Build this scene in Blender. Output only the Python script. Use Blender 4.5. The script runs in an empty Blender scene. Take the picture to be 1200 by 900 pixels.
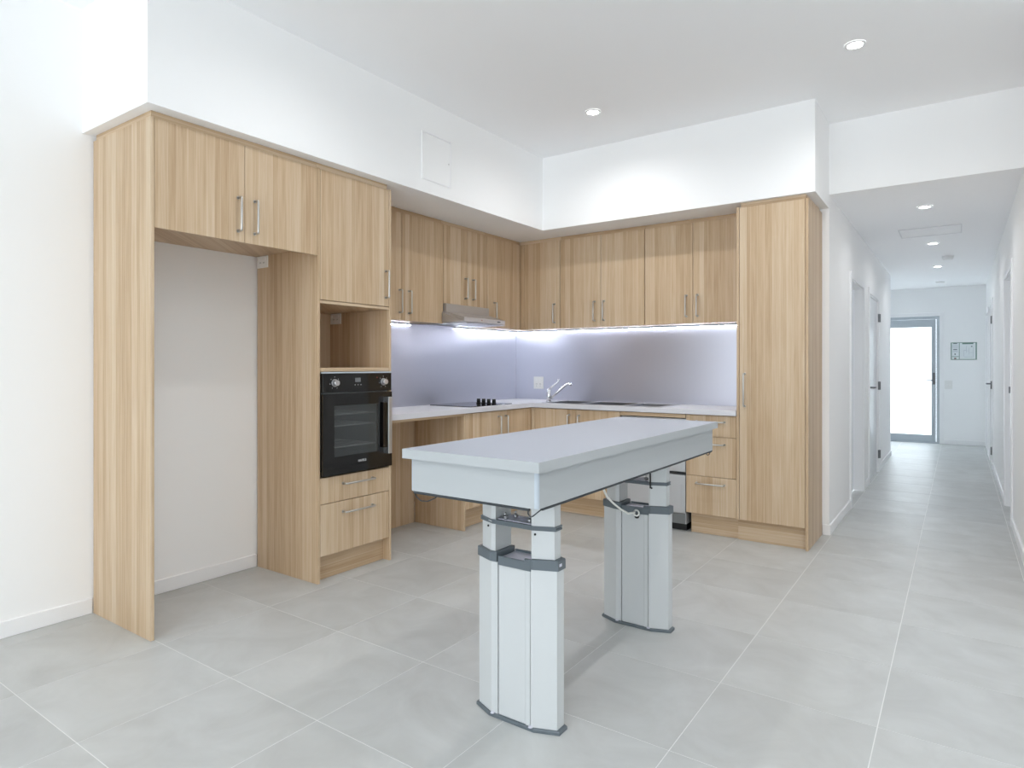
import bpy, bmesh, math, random
from mathutils import Vector

random.seed(7)
S = bpy.context.scene
COL = S.collection

# ------------------------------------------------------------------ camera
YAW = 0.6109
cam_d = bpy.data.cameras.new('camera')
cam_d.sensor_width = 36.0
cam_d.lens = 748.42 / 1200 * 36.0
cam_d.shift_y = (429.12 - 450.0) / 1200
cam_d.clip_start = 0.05
cam = bpy.data.objects.new('camera', cam_d)
cam.location = (3.7452, -5.4189, 1.2991)
cam.rotation_euler = (math.pi / 2, 0, YAW)
COL.objects.link(cam)
S.camera = cam

# ------------------------------------------------------------------ world, daylight, exposure
W = bpy.data.worlds.new('world')
S.world = W
W.use_nodes = True
W.node_tree.nodes['Background'].inputs[0].default_value = (0.87, 0.945, 1.0, 1)
W.node_tree.nodes['Background'].inputs[1].default_value = 4.0


def area(name, loc, rot, sx, sy, energy, col):
    l = bpy.data.lights.new(name, 'AREA')
    l.shape = 'RECTANGLE'
    l.size, l.size_y, l.energy, l.color = sx, sy, energy, col
    o = bpy.data.objects.new(name, l)
    o.location, o.rotation_euler = loc, rot
    COL.objects.link(o)
    return o


# daylight that enters by the wide window behind the camera
pw = area('daylight_rear_window', (3.15, -9.44, 1.45), (math.pi / 2, 0, 0), 5.3, 2.1, 1, (1, 1, 1))
pw.data.cycles.is_portal = True          # guides sampling of the sky through the window, adds no light

S.view_settings.view_transform = 'Standard'
S.view_settings.look = 'None'
S.view_settings.gamma = 1.0
S.view_settings.use_curve_mapping = False
S.view_settings.exposure = 0.47
try:
    S.cycles.max_bounces = 20
    S.cycles.diffuse_bounces = 16
    S.cycles.glossy_bounces = 5
    S.cycles.transmission_bounces = 8
    S.cycles.sample_clamp_indirect = 6
    S.cycles.caustics_reflective = False
    S.cycles.caustics_refractive = False
except Exception:
    pass

# ------------------------------------------------------------------ materials


def lin(r, g, b):
    f = lambda c: ((c / 255) / 12.92 if c / 255 <= 0.04045 else ((c / 255 + 0.055) / 1.055) ** 2.4)
    return (f(r), f(g), f(b), 1)


MATS = {}


def new_mat(name):
    m = bpy.data.materials.new(name)
    m.use_nodes = True
    MATS[name] = m
    nt = m.node_tree
    return m, nt, nt.nodes['Principled BSDF']


def plain(name, rgb, rough=0.5, metal=0.0, noise=0.0, scale=40, bump=0.0, spec=0.5, coat=0.0):
    m, nt, b = new_mat(name)
    b.inputs['Base Color'].default_value = lin(*rgb)
    b.inputs['Roughness'].default_value = rough
    b.inputs['Metallic'].default_value = metal
    b.inputs['Specular IOR Level'].default_value = spec
    b.inputs['Coat Weight'].default_value = coat
    if noise or bump:
        tc = nt.nodes.new('ShaderNodeTexCoord')
        n = nt.nodes.new('ShaderNodeTexNoise')
        n.inputs['Scale'].default_value = scale
        n.inputs['Detail'].default_value = 4
        nt.links.new(tc.outputs['Object'], n.inputs['Vector'])
        if noise:
            mr = nt.nodes.new('ShaderNodeMapRange')
            mr.inputs['To Min'].default_value = 1 - noise
            mr.inputs['To Max'].default_value = 1 + noise
            nt.links.new(n.outputs['Fac'], mr.inputs['Value'])
            mx = nt.nodes.new('ShaderNodeMix')
            mx.data_type = 'RGBA'
            mx.blend_type = 'MULTIPLY'
            mx.inputs[0].default_value = 1
            mx.inputs[6].default_value = lin(*rgb)
            nt.links.new(mr.outputs[0], mx.inputs[7])
            nt.links.new(mx.outputs[2], b.inputs['Base Color'])
        if bump:
            bp = nt.nodes.new('ShaderNodeBump')
            bp.inputs['Strength'].default_value = bump
            bp.inputs['Distance'].default_value = 0.002
            nt.links.new(n.outputs['Fac'], bp.inputs['Height'])
            nt.links.new(bp.outputs[0], b.inputs['Normal'])
    return m


def emit(name, rgb, strength, base=0.8):
    m, nt, b = new_mat(name)
    b.inputs['Base Color'].default_value = (base, base, base, 1)
    b.inputs['Emission Color'].default_value = (*rgb, 1)
    b.inputs['Emission Strength'].default_value = strength
    return m


def wood(name, axis):
    """Light oak laminate: random strips with pale joints and fine grain. axis 'v' upright, 'h' lying."""
    m, nt, b = new_mat(name)
    N, L = nt.nodes.new, nt.links.new
    tc = N('ShaderNodeTexCoord')
    sp = N('ShaderNodeSeparateXYZ')
    L(tc.outputs['Object'], sp.inputs[0])
    oi = N('ShaderNodeObjectInfo')

    def math_(op, a, bb):
        n = N('ShaderNodeMath')
        n.operation = op
        for i, v in enumerate((a, bb)):
            if isinstance(v, (int, float)):
                n.inputs[i].default_value = v
            else:
                L(v, n.inputs[i])
        return n.outputs[0]
    xy = math_('ADD', sp.outputs[0], sp.outputs[1])
    rnd = math_('MULTIPLY', oi.outputs['Random'], 9.0)
    if axis == 'v':
        t = math_('ADD', xy, rnd)
        s = math_('ADD', sp.outputs[2], rnd)
    else:
        t = math_('ADD', sp.outputs[2], rnd)
        s = math_('ADD', xy, rnd)
    # strips
    vo = N('ShaderNodeTexVoronoi')
    vo.voronoi_dimensions = '1D'
    vo.inputs['Scale'].default_value = 22
    L(t, vo.inputs['W'])
    ve = N('ShaderNodeTexVoronoi')
    ve.voronoi_dimensions = '1D'
    ve.feature = 'DISTANCE_TO_EDGE'
    ve.inputs['Scale'].default_value = 22
    L(t, ve.inputs['W'])
    sc = N('ShaderNodeSeparateColor')
    L(vo.outputs['Color'], sc.inputs[0])
    # grain
    cb = N('ShaderNodeCombineXYZ')
    L(math_('MULTIPLY', t, 150), cb.inputs[0])
    L(math_('MULTIPLY', s, 3.5), cb.inputs[1])
    L(math_('MULTIPLY', sc.outputs[1], 30), cb.inputs[2])
    g = N('ShaderNodeTexNoise')
    g.inputs['Scale'].default_value = 1
    g.inputs['Detail'].default_value = 5
    g.inputs['Roughness'].default_value = 0.62
    L(cb.outputs[0], g.inputs['Vector'])
    cb2 = N('ShaderNodeCombineXYZ')
    L(math_('MULTIPLY', t, 22), cb2.inputs[0])
    L(math_('MULTIPLY', s, 1.3), cb2.inputs[1])
    L(math_('MULTIPLY', sc.outputs[2], 30), cb2.inputs[2])
    g2 = N('ShaderNodeTexNoise')
    g2.inputs['Scale'].default_value = 1
    g2.inputs['Detail'].default_value = 3
    g2.inputs['Distortion'].default_value = 0.8
    L(cb2.outputs[0], g2.inputs['Vector'])
    v = math_('ADD', math_('MULTIPLY', sc.outputs[0], 0.30),
              math_('ADD', math_('MULTIPLY', g.outputs['Fac'], 0.55), math_('MULTIPLY', g2.outputs['Fac'], 0.45)))
    cr = N('ShaderNodeValToRGB')
    e = cr.color_ramp.elements
    e[0].position, e[0].color = 0.38, lin(176, 147, 114)
    e[1].position, e[1].color = 0.92, lin(211, 191, 165)
    k = cr.color_ramp.elements.new(0.64)
    k.color = lin(197, 171, 140)
    L(v, cr.inputs[0])
    edge = N('ShaderNodeMapRange')
    edge.inputs['From Min'].default_value = 0.0
    edge.inputs['From Max'].default_value = 0.055
    edge.inputs['To Min'].default_value = 0.6
    edge.inputs['To Max'].default_value = 0.0
    L(ve.outputs['Distance'], edge.inputs['Value'])
    mx = N('ShaderNodeMix')
    mx.data_type = 'RGBA'
    L(edge.outputs[0], mx.inputs[0])
    L(cr.outputs[0], mx.inputs[6])
    mx.inputs[7].default_value = lin(217, 199, 173)
    L(mx.outputs[2], b.inputs['Base Color'])
    b.inputs['Roughness'].default_value = 0.42
    b.inputs['Specular IOR Level'].default_value = 0.35
    bp = N('ShaderNodeBump')
    bp.inputs['Strength'].default_value = 0.12
    bp.inputs['Distance'].default_value = 0.001
    L(g.outputs['Fac'], bp.inputs['Height'])
    L(bp.outputs[0], b.inputs['Normal'])
    return m


def tile_mat():
    m, nt, b = new_mat('tile')
    N, L = nt.nodes.new, nt.links.new
    tc = N('ShaderNodeTexCoord')
    oi = N('ShaderNodeObjectInfo')
    add = N('ShaderNodeVectorMath')
    add.operation = 'MULTIPLY_ADD'
    L(oi.outputs['Random'], add.inputs[0])
    add.inputs[1].default_value = (31, 17, 9)
    L(tc.outputs['Object'], add.inputs[2])
    n1 = N('ShaderNodeTexNoise')
    n1.inputs['Scale'].default_value = 3.2
    n1.inputs['Detail'].default_value = 8
    n1.inputs['Roughness'].default_value = 0.6
    n1.inputs['Distortion'].default_value = 0.7
    L(add.outputs[0], n1.inputs['Vector'])
    cr = N('ShaderNodeValToRGB')
    e = cr.color_ramp.elements
    e[0].position, e[0].color = 0.3, lin(180, 181, 179)
    e[1].position, e[1].color = 0.72, lin(197, 199, 198)
    L(n1.outputs['Fac'], cr.inputs[0])
    mr = N('ShaderNodeMapRange')
    mr.inputs['To Min'].default_value = 0.95
    mr.inputs['To Max'].default_value = 1.04
    L(oi.outputs['Random'], mr.inputs['Value'])
    mx = N('ShaderNodeMix')
    mx.data_type = 'RGBA'
    mx.blend_type = 'MULTIPLY'
    mx.inputs[0].default_value = 1
    L(cr.outputs[0], mx.inputs[6])
    L(mr.outputs[0], mx.inputs[7])
    L(mx.outputs[2], b.inputs['Base Color'])
    n2 = N('ShaderNodeTexNoise')
    n2.inputs['Scale'].default_value = 9
    n2.inputs['Detail'].default_value = 6
    L(add.outputs[0], n2.inputs['Vector'])
    rr = N('ShaderNodeMapRange')
    rr.inputs['To Min'].default_value = 0.34
    rr.inputs['To Max'].default_value = 0.5
    L(n2.outputs['Fac'], rr.inputs['Value'])
    L(rr.outputs[0], b.inputs['Roughness'])
    bp = N('ShaderNodeBump')
    bp.inputs['Strength'].default_value = 0.15
    bp.inputs['Distance'].default_value = 0.002
    L(n2.outputs['Fac'], bp.inputs['Height'])
    L(bp.outputs[0], b.inputs['Normal'])
    return m


wood('wood', 'v')
wood('wood_lying', 'h')
tile_mat()
plain('wall_paint', (247, 247, 247), 0.7, bump=0.03, scale=180)
plain('ceiling_paint', (247, 247, 248), 0.8)
plain('trim_paint', (243, 243, 244), 0.35)
plain('door_paint', (226, 228, 231), 0.28)
plain('grout', (228, 228, 226), 0.8, noise=0.05, scale=60)
plain('steel', (200, 200, 202), 0.28, 1.0)
plain('sink_steel', (150, 150, 154), 0.3, 1.0)
plain('brushed_nickel', (196, 194, 190), 0.3, 1.0)
plain('chrome', (225, 225, 228), 0.1, 1.0)
plain('hood_steel', (196, 194, 194), 0.45, 0.75)
plain('silver_paint', (196, 197, 199), 0.34, 0.55)
plain('worktop', (214, 214, 219), 0.35, noise=0.03, scale=300)
plain('splash', (196, 197, 209), 0.28, 0.77)
plain('white_plastic', (240, 240, 240), 0.3)
plain('outlet_plastic', (236, 236, 234), 0.35)
plain('black_glass', (9, 9, 10), 0.06)
plain('black', (14, 14, 15), 0.4)
plain('cavity', (120, 122, 122), 0.45, 0.1)
plain('table_top', (166, 172, 183), 0.42, noise=0.015, scale=260)  # darker than the sides: weaker light on the top put into the colour
plain('table_side', (173, 177, 179), 0.42)
plain('anodised', (180, 189, 198), 0.5)
plain('leg_paint', (200, 203, 204), 0.36)
plain('slate', (94, 103, 109), 0.42)
plain('plate', (212, 212, 224), 0.3, 0.2)
plain('cable_white', (236, 236, 230), 0.45)
plain('cable_dark', (48, 54, 58), 0.5)
plain('aluminium', (190, 198, 205), 0.5, 0.15)
plain('hinge_metal', (120, 121, 124), 0.4, 0.5)
plain('gap_shade_paint', (226, 226, 228), 0.8)  # greyer than the ceiling, shade of the hatch gap put into the colour
plain('sign_white', (226, 232, 234), 0.3)
plain('sign_green', (92, 132, 118), 0.5)
plain('sign_ink', (70, 80, 92), 0.6)
plain('sign_grey', (184, 190, 198), 0.6)
plain('sign_red', (120, 50, 60), 0.6)
plain('pale_grey', (210, 210, 210), 0.4)  # plain light colour of marks, lettering, racks and latch
plain('red_dot', (150, 50, 30), 0.5)
emit('lamp', (1.0, 0.98, 0.95), 30)
emit('led', (0.84, 0.89, 1.0), 46)
emit('display', (0.6, 0.65, 0.68), 0.10, 0.05)


def glass_mats():
    m, nt, b = new_mat('oven_glass')
    b.inputs['Base Color'].default_value = (0.10, 0.105, 0.105, 1)  # grey base paints in the room's reflections on the glass
    b.inputs['Roughness'].default_value = 0.05
    tr = nt.nodes.new('ShaderNodeBsdfTransparent')
    tr.inputs[0].default_value = (0.92, 0.93, 0.93, 1)
    mx = nt.nodes.new('ShaderNodeMixShader')
    mx.inputs[0].default_value = 0.36
    nt.links.new(tr.outputs[0], mx.inputs[1])
    nt.links.new(b.outputs[0], mx.inputs[2])
    nt.links.new(mx.outputs[0], nt.nodes['Material Output'].inputs[0])
    m, nt, b = new_mat('frosted')
    nt.nodes.remove(b)
    t = nt.nodes.new('ShaderNodeBsdfTranslucent')
    t.inputs[0].default_value = (0.95, 0.97, 0.98, 1)
    d = nt.nodes.new('ShaderNodeBsdfDiffuse')
    d.inputs[0].default_value = (0.9, 0.92, 0.93, 1)
    mx = nt.nodes.new('ShaderNodeMixShader')
    mx.inputs[0].default_value = 0.12
    nt.links.new(t.outputs[0], mx.inputs[1])
    nt.links.new(d.outputs[0], mx.inputs[2])
    nt.links.new(mx.outputs[0], nt.nodes['Material Output'].inputs[0])


glass_mats()

# ------------------------------------------------------------------ geometry helpers (world coordinates)


def box(bm, x0, x1, y0, y1, z0, z1, bev=0.0, seg=1):
    x0, x1 = min(x0, x1), max(x0, x1)
    y0, y1 = min(y0, y1), max(y0, y1)
    z0, z1 = min(z0, z1), max(z0, z1)
    r = bmesh.ops.create_cube(bm, size=1)
    for v in r['verts']:
        v.co = ((x0 + x1) / 2 + v.co.x * (x1 - x0), (y0 + y1) / 2 + v.co.y * (y1 - y0), (z0 + z1) / 2 + v.co.z * (z1 - z0))
    if bev:
        es = list({e for v in r['verts'] for e in v.link_edges})
        bmesh.ops.bevel(bm, geom=es, offset=bev, segments=seg, affect='EDGES', profile=0.5)
    return bm


def B(*a, **k):
    return box(bmesh.new(), *a, **k)


def prism(bm, pts, z0, z1, bev=0.0):
    """Outline pts (x, y) pulled up from z0 to z1."""
    lo = [bm.verts.new((x, y, z0)) for x, y in pts]
    hi = [bm.verts.new((x, y, z1)) for x, y in pts]
    n = len(pts)
    f = [bm.faces.new(lo[::-1]), bm.faces.new(hi)]
    for i in range(n):
        f.append(bm.faces.new((lo[i], lo[(i + 1) % n], hi[(i + 1) % n], hi[i])))
    bmesh.ops.recalc_face_normals(bm, faces=f)
    if bev:
        es = [e for e in f[1].edges]
        bmesh.ops.bevel(bm, geom=es, offset=bev, segments=2, affect='EDGES', profile=0.5)
    return bm


def sweep(bm, path, r, seg=8, close=True):
    """Round bar along a list of points."""
    P = [Vector(p) for p in path]
    rings = []
    up = None
    for i, p in enumerate(P):
        if i == 0:
            d = P[1] - P[0]
        elif i == len(P) - 1:
            d = P[-1] - P[-2]
        else:
            d = (P[i + 1] - p).normalized() + (p - P[i - 1]).normalized()
        d.normalize()
        if up is None:
            up = d.orthogonal().normalized()
        else:
            up = (up - d * up.dot(d)).normalized()
        s = d.cross(up)
        rr = r[i] if isinstance(r, (list, tuple)) else r
        rings.append([bm.verts.new(p + (up * math.cos(a) + s * math.sin(a)) * rr)
                      for a in [2 * math.pi * k / seg for k in range(seg)]])
    fs = []
    for a, b in zip(rings, rings[1:]):
        for k in range(seg):
            f = bm.faces.new((a[k], a[(k + 1) % seg], b[(k + 1) % seg], b[k]))
            f.smooth = True
            fs.append(f)
    fs.append(bm.faces.new(rings[0][::-1]))
    fs.append(bm.faces.new(rings[-1]))
    bmesh.ops.recalc_face_normals(bm, faces=fs)
    return bm


def disc(bm, c, axis, r0, r1, h, seg=20):
    """Turned piece: radius r0 at c, r1 at c + axis * h."""
    a = Vector(axis)
    return sweep(bm, [Vector(c), Vector(c) + a * h], [r0, r1], seg)


def grid_slab(bm, xs, ys, keep, z0, z1):
    """Flat slab of cells with holes; keep(i, j) says which cells are solid."""
    cache = {}

    def v(i, j, z):
        k = (i, j, z)
        if k not in cache:
            cache[k] = bm.verts.new((xs[i], ys[j], z))
        return cache[k]
    nx, ny = len(xs) - 1, len(ys) - 1
    K = lambda i, j: 0 <= i < nx and 0 <= j < ny and keep(i, j)
    for i in range(nx):
        for j in range(ny):
            if not K(i, j):
                continue
            bm.faces.new((v(i, j, z1), v(i + 1, j, z1), v(i + 1, j + 1, z1), v(i, j + 1, z1)))
            bm.faces.new((v(i, j, z0), v(i, j + 1, z0), v(i + 1, j + 1, z0), v(i + 1, j, z0)))
            if not K(i - 1, j):
                bm.faces.new((v(i, j, z0), v(i, j, z1), v(i, j + 1, z1), v(i, j + 1, z0)))
            if not K(i + 1, j):
                bm.faces.new((v(i + 1, j, z0), v(i + 1, j + 1, z0), v(i + 1, j + 1, z1), v(i + 1, j, z1)))
            if not K(i, j - 1):
                bm.faces.new((v(i, j, z0), v(i + 1, j, z0), v(i + 1, j, z1), v(i, j, z1)))
            if not K(i, j + 1):
                bm.faces.new((v(i, j + 1, z0), v(i, j + 1, z1), v(i + 1, j + 1, z1), v(i + 1, j + 1, z0)))
    return bm


WORLD = {}


def obj(name, bm, mat, parent=None, label=None):
    """World-space bmesh -> one mesh object; a top-level one gets its origin at its base centre."""
    me = bpy.data.meshes.new(name)
    if parent is None:
        xs = [v.co for v in bm.verts]
        lo = Vector([min(c[i] for c in xs) for i in range(3)])
        hi = Vector([max(c[i] for c in xs) for i in range(3)])
        org = Vector(((lo.x + hi.x) / 2, (lo.y + hi.y) / 2, lo.z))
    else:
        org = WORLD[parent.name]
    for v in bm.verts:
        v.co -= org
    bm.to_mesh(me)
    bm.free()
    me.materials.append(MATS[mat])
    o = bpy.data.objects.new(name, me)
    COL.objects.link(o)
    if parent is None:
        o.location = org
    else:
        o.parent = parent
    WORLD[o.name] = org
    if label:
        o['label'] = label
    return o


def tag(o, label, cat, group=None):
    o['label'], o['category'] = label, cat
    if group:
        o['group'] = group
    return o


def struct(name, bm, mat):
    o = obj(name, bm, mat)
    o['kind'] = 'structure'
    return o


def thing(name, loc, label, cat, group=None):
    o = bpy.data.objects.new(name, None)
    o.empty_display_size = 0.1
    o.location = loc
    COL.objects.link(o)
    WORLD[o.name] = Vector(loc)
    return tag(o, label, cat, group)


def text_mesh(name, body, size, origin, right, up, normal, mat, parent):
    cu = bpy.data.curves.new(name, 'FONT')
    cu.body = body
    cu.size = size
    cu.align_x = 'CENTER'
    cu.align_y = 'CENTER'
    cu.extrude = 0.0004
    t = bpy.data.objects.new(name + '_source', cu)
    COL.objects.link(t)
    bpy.context.view_layer.update()
    me0 = bpy.data.meshes.new_from_object(t.evaluated_get(bpy.context.evaluated_depsgraph_get()))
    bpy.data.objects.remove(t)
    bm = bmesh.new()
    bm.from_mesh(me0)
    bpy.data.meshes.remove(me0)
    R, U, N = Vector(right), Vector(up), Vector(normal)
    for v in bm.verts:
        v.co = Vector(origin) + R * v.co.x + U * v.co.y + N * v.co.z
    return obj(name, bm, mat, parent)


# ------------------------------------------------------------------ measures (metres)
HC, HH, HB, HP = 3.158, 2.618, 2.513, 2.481      # ceiling, hall ceiling, bulkhead underside, cabinet top
D = 0.621                                        # tall cabinets along the left wall
XH, XR = 2.926, 4.10                             # hall side walls
YE = 7.45                                        # end wall of the hall
XM, YM = 7.5, -9.5                               # far sides of the living area behind the camera

# ------------------------------------------------------------------ floor with single tiles
TA, TB, TX, TY = 0.5626, 0.565, 3.5038, -2.2158
floor = struct('floor', B(-2.4, XM, YM, YE + 0.1, -0.08, -0.0009), 'grout')
G = 0.0018
tile_mesh = {}


def add_tile(x0, x1, y0, y1):
    w, h = round(x1 - x0, 4), round(y1 - y0, 4)
    if w < 0.02 or h < 0.02:
        return
    cx, cy = (x0 + x1) / 2, (y0 + y1) / 2
    if (w, h) not in tile_mesh:
        bm = B(-w / 2 + G, w / 2 - G, -h / 2 + G, h / 2 - G, -0.0009, 0.0)
        me = bpy.data.meshes.new('floor_tile')
        bm.to_mesh(me)
        bm.free()
        me.materials.append(MATS['tile'])
        tile_mesh[(w, h)] = me
    o = bpy.data.objects.new('floor_tile', tile_mesh[(w, h)])
    o.parent = floor
    o.location = Vector((cx, cy, 0)) - WORLD['floor']
    COL.objects.link(o)


for i in range(-7, 5):
    for j in range(-8, 18):
        x0, x1 = TX + i * TA, TX + (i + 1) * TA
        y0, y1 = TY + j * TB, TY + (j + 1) * TB
        xmin, xmax = 0.0, 6.2
        if y1 > 5.36:
            xmin, xmax = 1.4, XR
        elif y0 >= -0.02:
            xmin, xmax = XH - 0.1, XR + 0.09
        elif y0 > -1.3:
            xmax = XR
        if y0 < 0 < y1:
            # the row that passes under the opening of the hall
            add_tile(max(x0, 0.0), min(x1, XR), y0, 0.0)
            add_tile(max(x0, XH - 0.1), min(x1, XR + 0.09), 0.0, y1)
            continue
        if y0 < 5.36 < y1:
            add_tile(max(x0, XH), min(x1, XR), y0, 5.36)
            add_tile(max(x0, 1.4), min(x1, XR), 5.36, y1)
            continue
        add_tile(max(x0, xmin), min(x1, xmax), y0, min(y1, YE))

# ------------------------------------------------------------------ shell
struct('wall_back', B(0, XH - 0.1, 0, 0.12, 0, HC), 'wall_paint')
struct('ceiling', B(-0.12, XM + 0.1, YM - 0.1, 0.0, HC, HC + 0.1), 'ceiling_paint')


def wall_x(name, x0, x1, y0, y1, h, openings):
    """Wall across x0..x1, running along y, with door openings (ya, yb, top)."""
    bm = bmesh.new()
    ys = [y0]
    for a, b_, t in openings:
        ys += [a, b_]
    ys.append(y1)
    ys = sorted(ys)
    tops = {a: t for a, b_, t in openings}
    for a, b_ in zip(ys, ys[1:]):
        if a in tops:
            box(bm, x0, x1, a, b_, tops[a], h)
        else:
            box(bm, x0, x1, a, b_, 0, h)
    return struct(name, bm, 'wall_paint')


DH = 2.11
# open doorway to an unlit side room, in the left wall behind the picture's left edge
wall_x('wall_left', -0.12, 0, YM, 0.12, HC, [(-6.5, -4.75, 2.4)])
bm = bmesh.new()
box(bm, -2.4, -2.3, -7.4, -4.0, 0, HC)
box(bm, -2.3, -0.12, -7.4, -7.3, 0, HC)
box(bm, -2.3, -0.12, -4.1, -4.0, 0, HC)
box(bm, -2.4, -0.12, -7.4, -4.0, HC, HC + 0.1)
struct('wall_side_room', bm, 'wall_paint')
wall_x('wall_hall_left', XH - 0.1, XH, 0, 5.36, HH, [(1.17, 2.12, DH), (2.62, 3.60, DH)])
wall_x('wall_right', XR, XR + 0.1, -1.2, YE, HH, [(1.16, 2.08, DH), (4.72, 5.60, DH), (6.25, 7.1, DH)])
struct('wall_right_upper', B(XR, XR + 0.1, -1.2, 0.0, HH, HC), 'wall_paint')
struct('wall_header', B(XH - 0.1, XR + 0.1, 0, 0.1, HH, HC), 'wall_paint')
struct('ceiling_hall', B(1.3, XR + 0.1, 0.1, YE, HH, HH + 0.1), 'ceiling_paint')
struct('wall_return', B(XR + 0.1, XM, -1.2, -1.1, 0, HC), 'wall_paint')
struct('wall_foyer_left', B(1.3, 1.4, 5.36, YE, 0, HH), 'wall_paint')
struct('wall_foyer_front', B(1.4, XH - 0.1, 5.26, 5.36, 0, HH), 'wall_paint')
# end wall with the front door opening
FX0, FX1, FT = 2.46, 3.474, 2.14
bm = bmesh.new()
box(bm, 1.3, FX0, YE, YE + 0.12, 0, HH)
box(bm, FX1, XR + 0.1, YE, YE + 0.12, 0, HH)
box(bm, FX0, FX1, YE, YE + 0.12, FT, HH)
struct('wall_end', bm, 'wall_paint')
# wall behind the camera, with its wide window opening
bm = bmesh.new()
box(bm, 0, 0.5, YM, YM + 0.1, 0, HC)
box(bm, 5.8, XM, YM, YM + 0.1, 0, HC)
box(bm, 0.5, 5.8, YM, YM + 0.1, 2.5, HC)
box(bm, 0.5, 5.8, YM, YM + 0.1, 0, 0.4)
struct('wall_rear', bm, 'wall_paint')
struct('wall_side', B(XM - 0.1, XM, YM + 0.1, -1.2, 0, HC), 'wall_paint')


def window(name, horizontal, a0, a1, c, z0, z1):
    bm = bmesh.new()

    def bar(u0, u1, w0, w1):
        if horizontal:
            box(bm, u0, u1, c, c + 0.05, w0, w1)
        else:
            box(bm, c, c + 0.05, u0, u1, w0, w1)
    bar(a0, a1, z0, z0 + 0.06)
    bar(a0, a1, z1 - 0.06, z1)
    for k in range(4):
        u = a0 + (a1 - a0 - 0.06) * k / 3
        bar(u, u + 0.06, z0, z1)
    struct(name, bm, 'aluminium')


window('window_1', True, 0.5, 5.8, YM + 0.02, 0.4, 2.5)

# bulkhead over the cabinets: along the left wall and along the back wall
YAB = -3.976
bm = bmesh.new()
xs, ys = [0.0, 0.691, XH], [YAB, -0.581, 0.0]
grid_slab(bm, xs, ys, lambda i, j: not (i == 1 and j == 0), HB, HC)
struct('ceiling_bulkhead', bm, 'wall_paint')

# baseboards
SK = 0.08


def skirt(name, x0, x1, y0, y1):
    struct(name, B(x0, x1, y0, y1, 0.0, SK, bev=0.003), 'trim_paint')


skirt('baseboard_left', 0, 0.012, -4.75, -3.932)
skirt('baseboard_left_far', 0, 0.012, -9.3, -6.5)
skirt('baseboard_fridge_recess', 0, 0.012, -3.910, -2.973)
bm = B(2.882, XH + 0.012, -0.012, 0, 0, SK, bev=0.003)
box(bm, XH, XH + 0.012, 0, 1.105, 0, SK, bev=0.003)
struct('baseboard_hall_corner', bm, 'trim_paint')
skirt('baseboard_hall_left', XH, XH + 0.012, 2.185, 2.555)
skirt('baseboard_hall_left_far', XH, XH + 0.012, 3.665, 5.372)
skirt('baseboard_right', XR - 0.012, XR, -1.2, 1.095)
skirt('baseboard_right_middle', XR - 0.012, XR, 2.145, 4.655)
skirt('baseboard_right_far', XR - 0.012, XR, 5.665, 6.185)
skirt('baseboard_end', FX1 + 0.065, XR - 0.012, YE - 0.012, YE)

# ------------------------------------------------------------------ hall doors


def hall_door(n, side, y0, y1, leaf_y=None, hinge_y=None, handle_y=None, recess=0.085, strike=False):
    """side -1: left hall wall, +1: right hall wall."""
    xw = XH if side < 0 else XR            # hall face of the wall
    s = -1 if side < 0 else 1              # into the wall
    lx = xw + s * recess
    leaf = struct('door_%d' % n, B(lx, lx + s * 0.014 if recess > 0.06 else lx + s * 0.035, y0 + 0.022, y1 - 0.022, 0.012, DH - 0.022), 'door_paint')
    o = s * -1                             # towards the hall
    for k, (a, b_) in enumerate(((y0 - 0.06, y0 + 0.006), (y1 - 0.006, y1 + 0.06))):
        obj('architrave', B(xw, xw + o * 0.014, a, b_, 0, DH + 0.06, bev=0.002), 'trim_paint', leaf)
    obj('architrave', B(xw, xw + o * 0.014, y0 + 0.006, y1 - 0.006, DH - 0.006, DH + 0.06, bev=0.002), 'trim_paint', leaf)
    for a, b_ in ((y0, y0 + 0.018), (y1 - 0.018, y1)):
        obj('jamb', B(xw, xw + s * 0.1, a, b_, 0, DH), 'trim_paint', leaf)
    obj('jamb', B(xw, xw + s * 0.1, y0 + 0.018, y1 - 0.018, DH - 0.018, DH), 'trim_paint', leaf)
    if hinge_y:
        for z in (0.22, 1.06, 1.89):
            bm = B(xw + o * 0.002, xw + o * 0.018, hinge_y - 0.03, hinge_y + 0.03, z - 0.05, z + 0.05)
            sweep(bm, [(xw + o * 0.02, hinge_y, z - 0.05), (xw + o * 0.02, hinge_y, z + 0.05)], 0.009)
            obj('hinge', bm, 'hinge_metal', leaf)
    if handle_y:
        z = 1.06
        bm = disc(bmesh.new(), (lx, handle_y, z), (o, 0, 0), 0.026, 0.026, 0.008)
        sweep(bm, [(lx, handle_y, z), (lx + o * 0.05, handle_y, z), (lx + o * 0.058, handle_y + 0.012, z), (lx + o * 0.058, handle_y + 0.12, z)], 0.010)
        obj('door_handle', bm, 'hinge_metal', leaf)
    if strike:
        obj('strike_plate', B(xw + s * 0.02, xw + s * 0.045, y1 - 0.020, y1 - 0.018, 1.05, 1.11), 'hinge_metal', leaf)
    return leaf


hall_door(1, -1, 1.17, 2.12)
hall_door(2, -1, 2.62, 3.60, hinge_y=3.61, handle_y=2.74, recess=0.012)
hall_door(3, 1, 1.16, 2.08, strike=True)
hall_door(4, 1, 4.72, 5.60, hinge_y=4.74, handle_y=5.48, recess=0.012)
hall_door(5, 1, 6.25, 7.10, recess=0.012)

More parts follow.
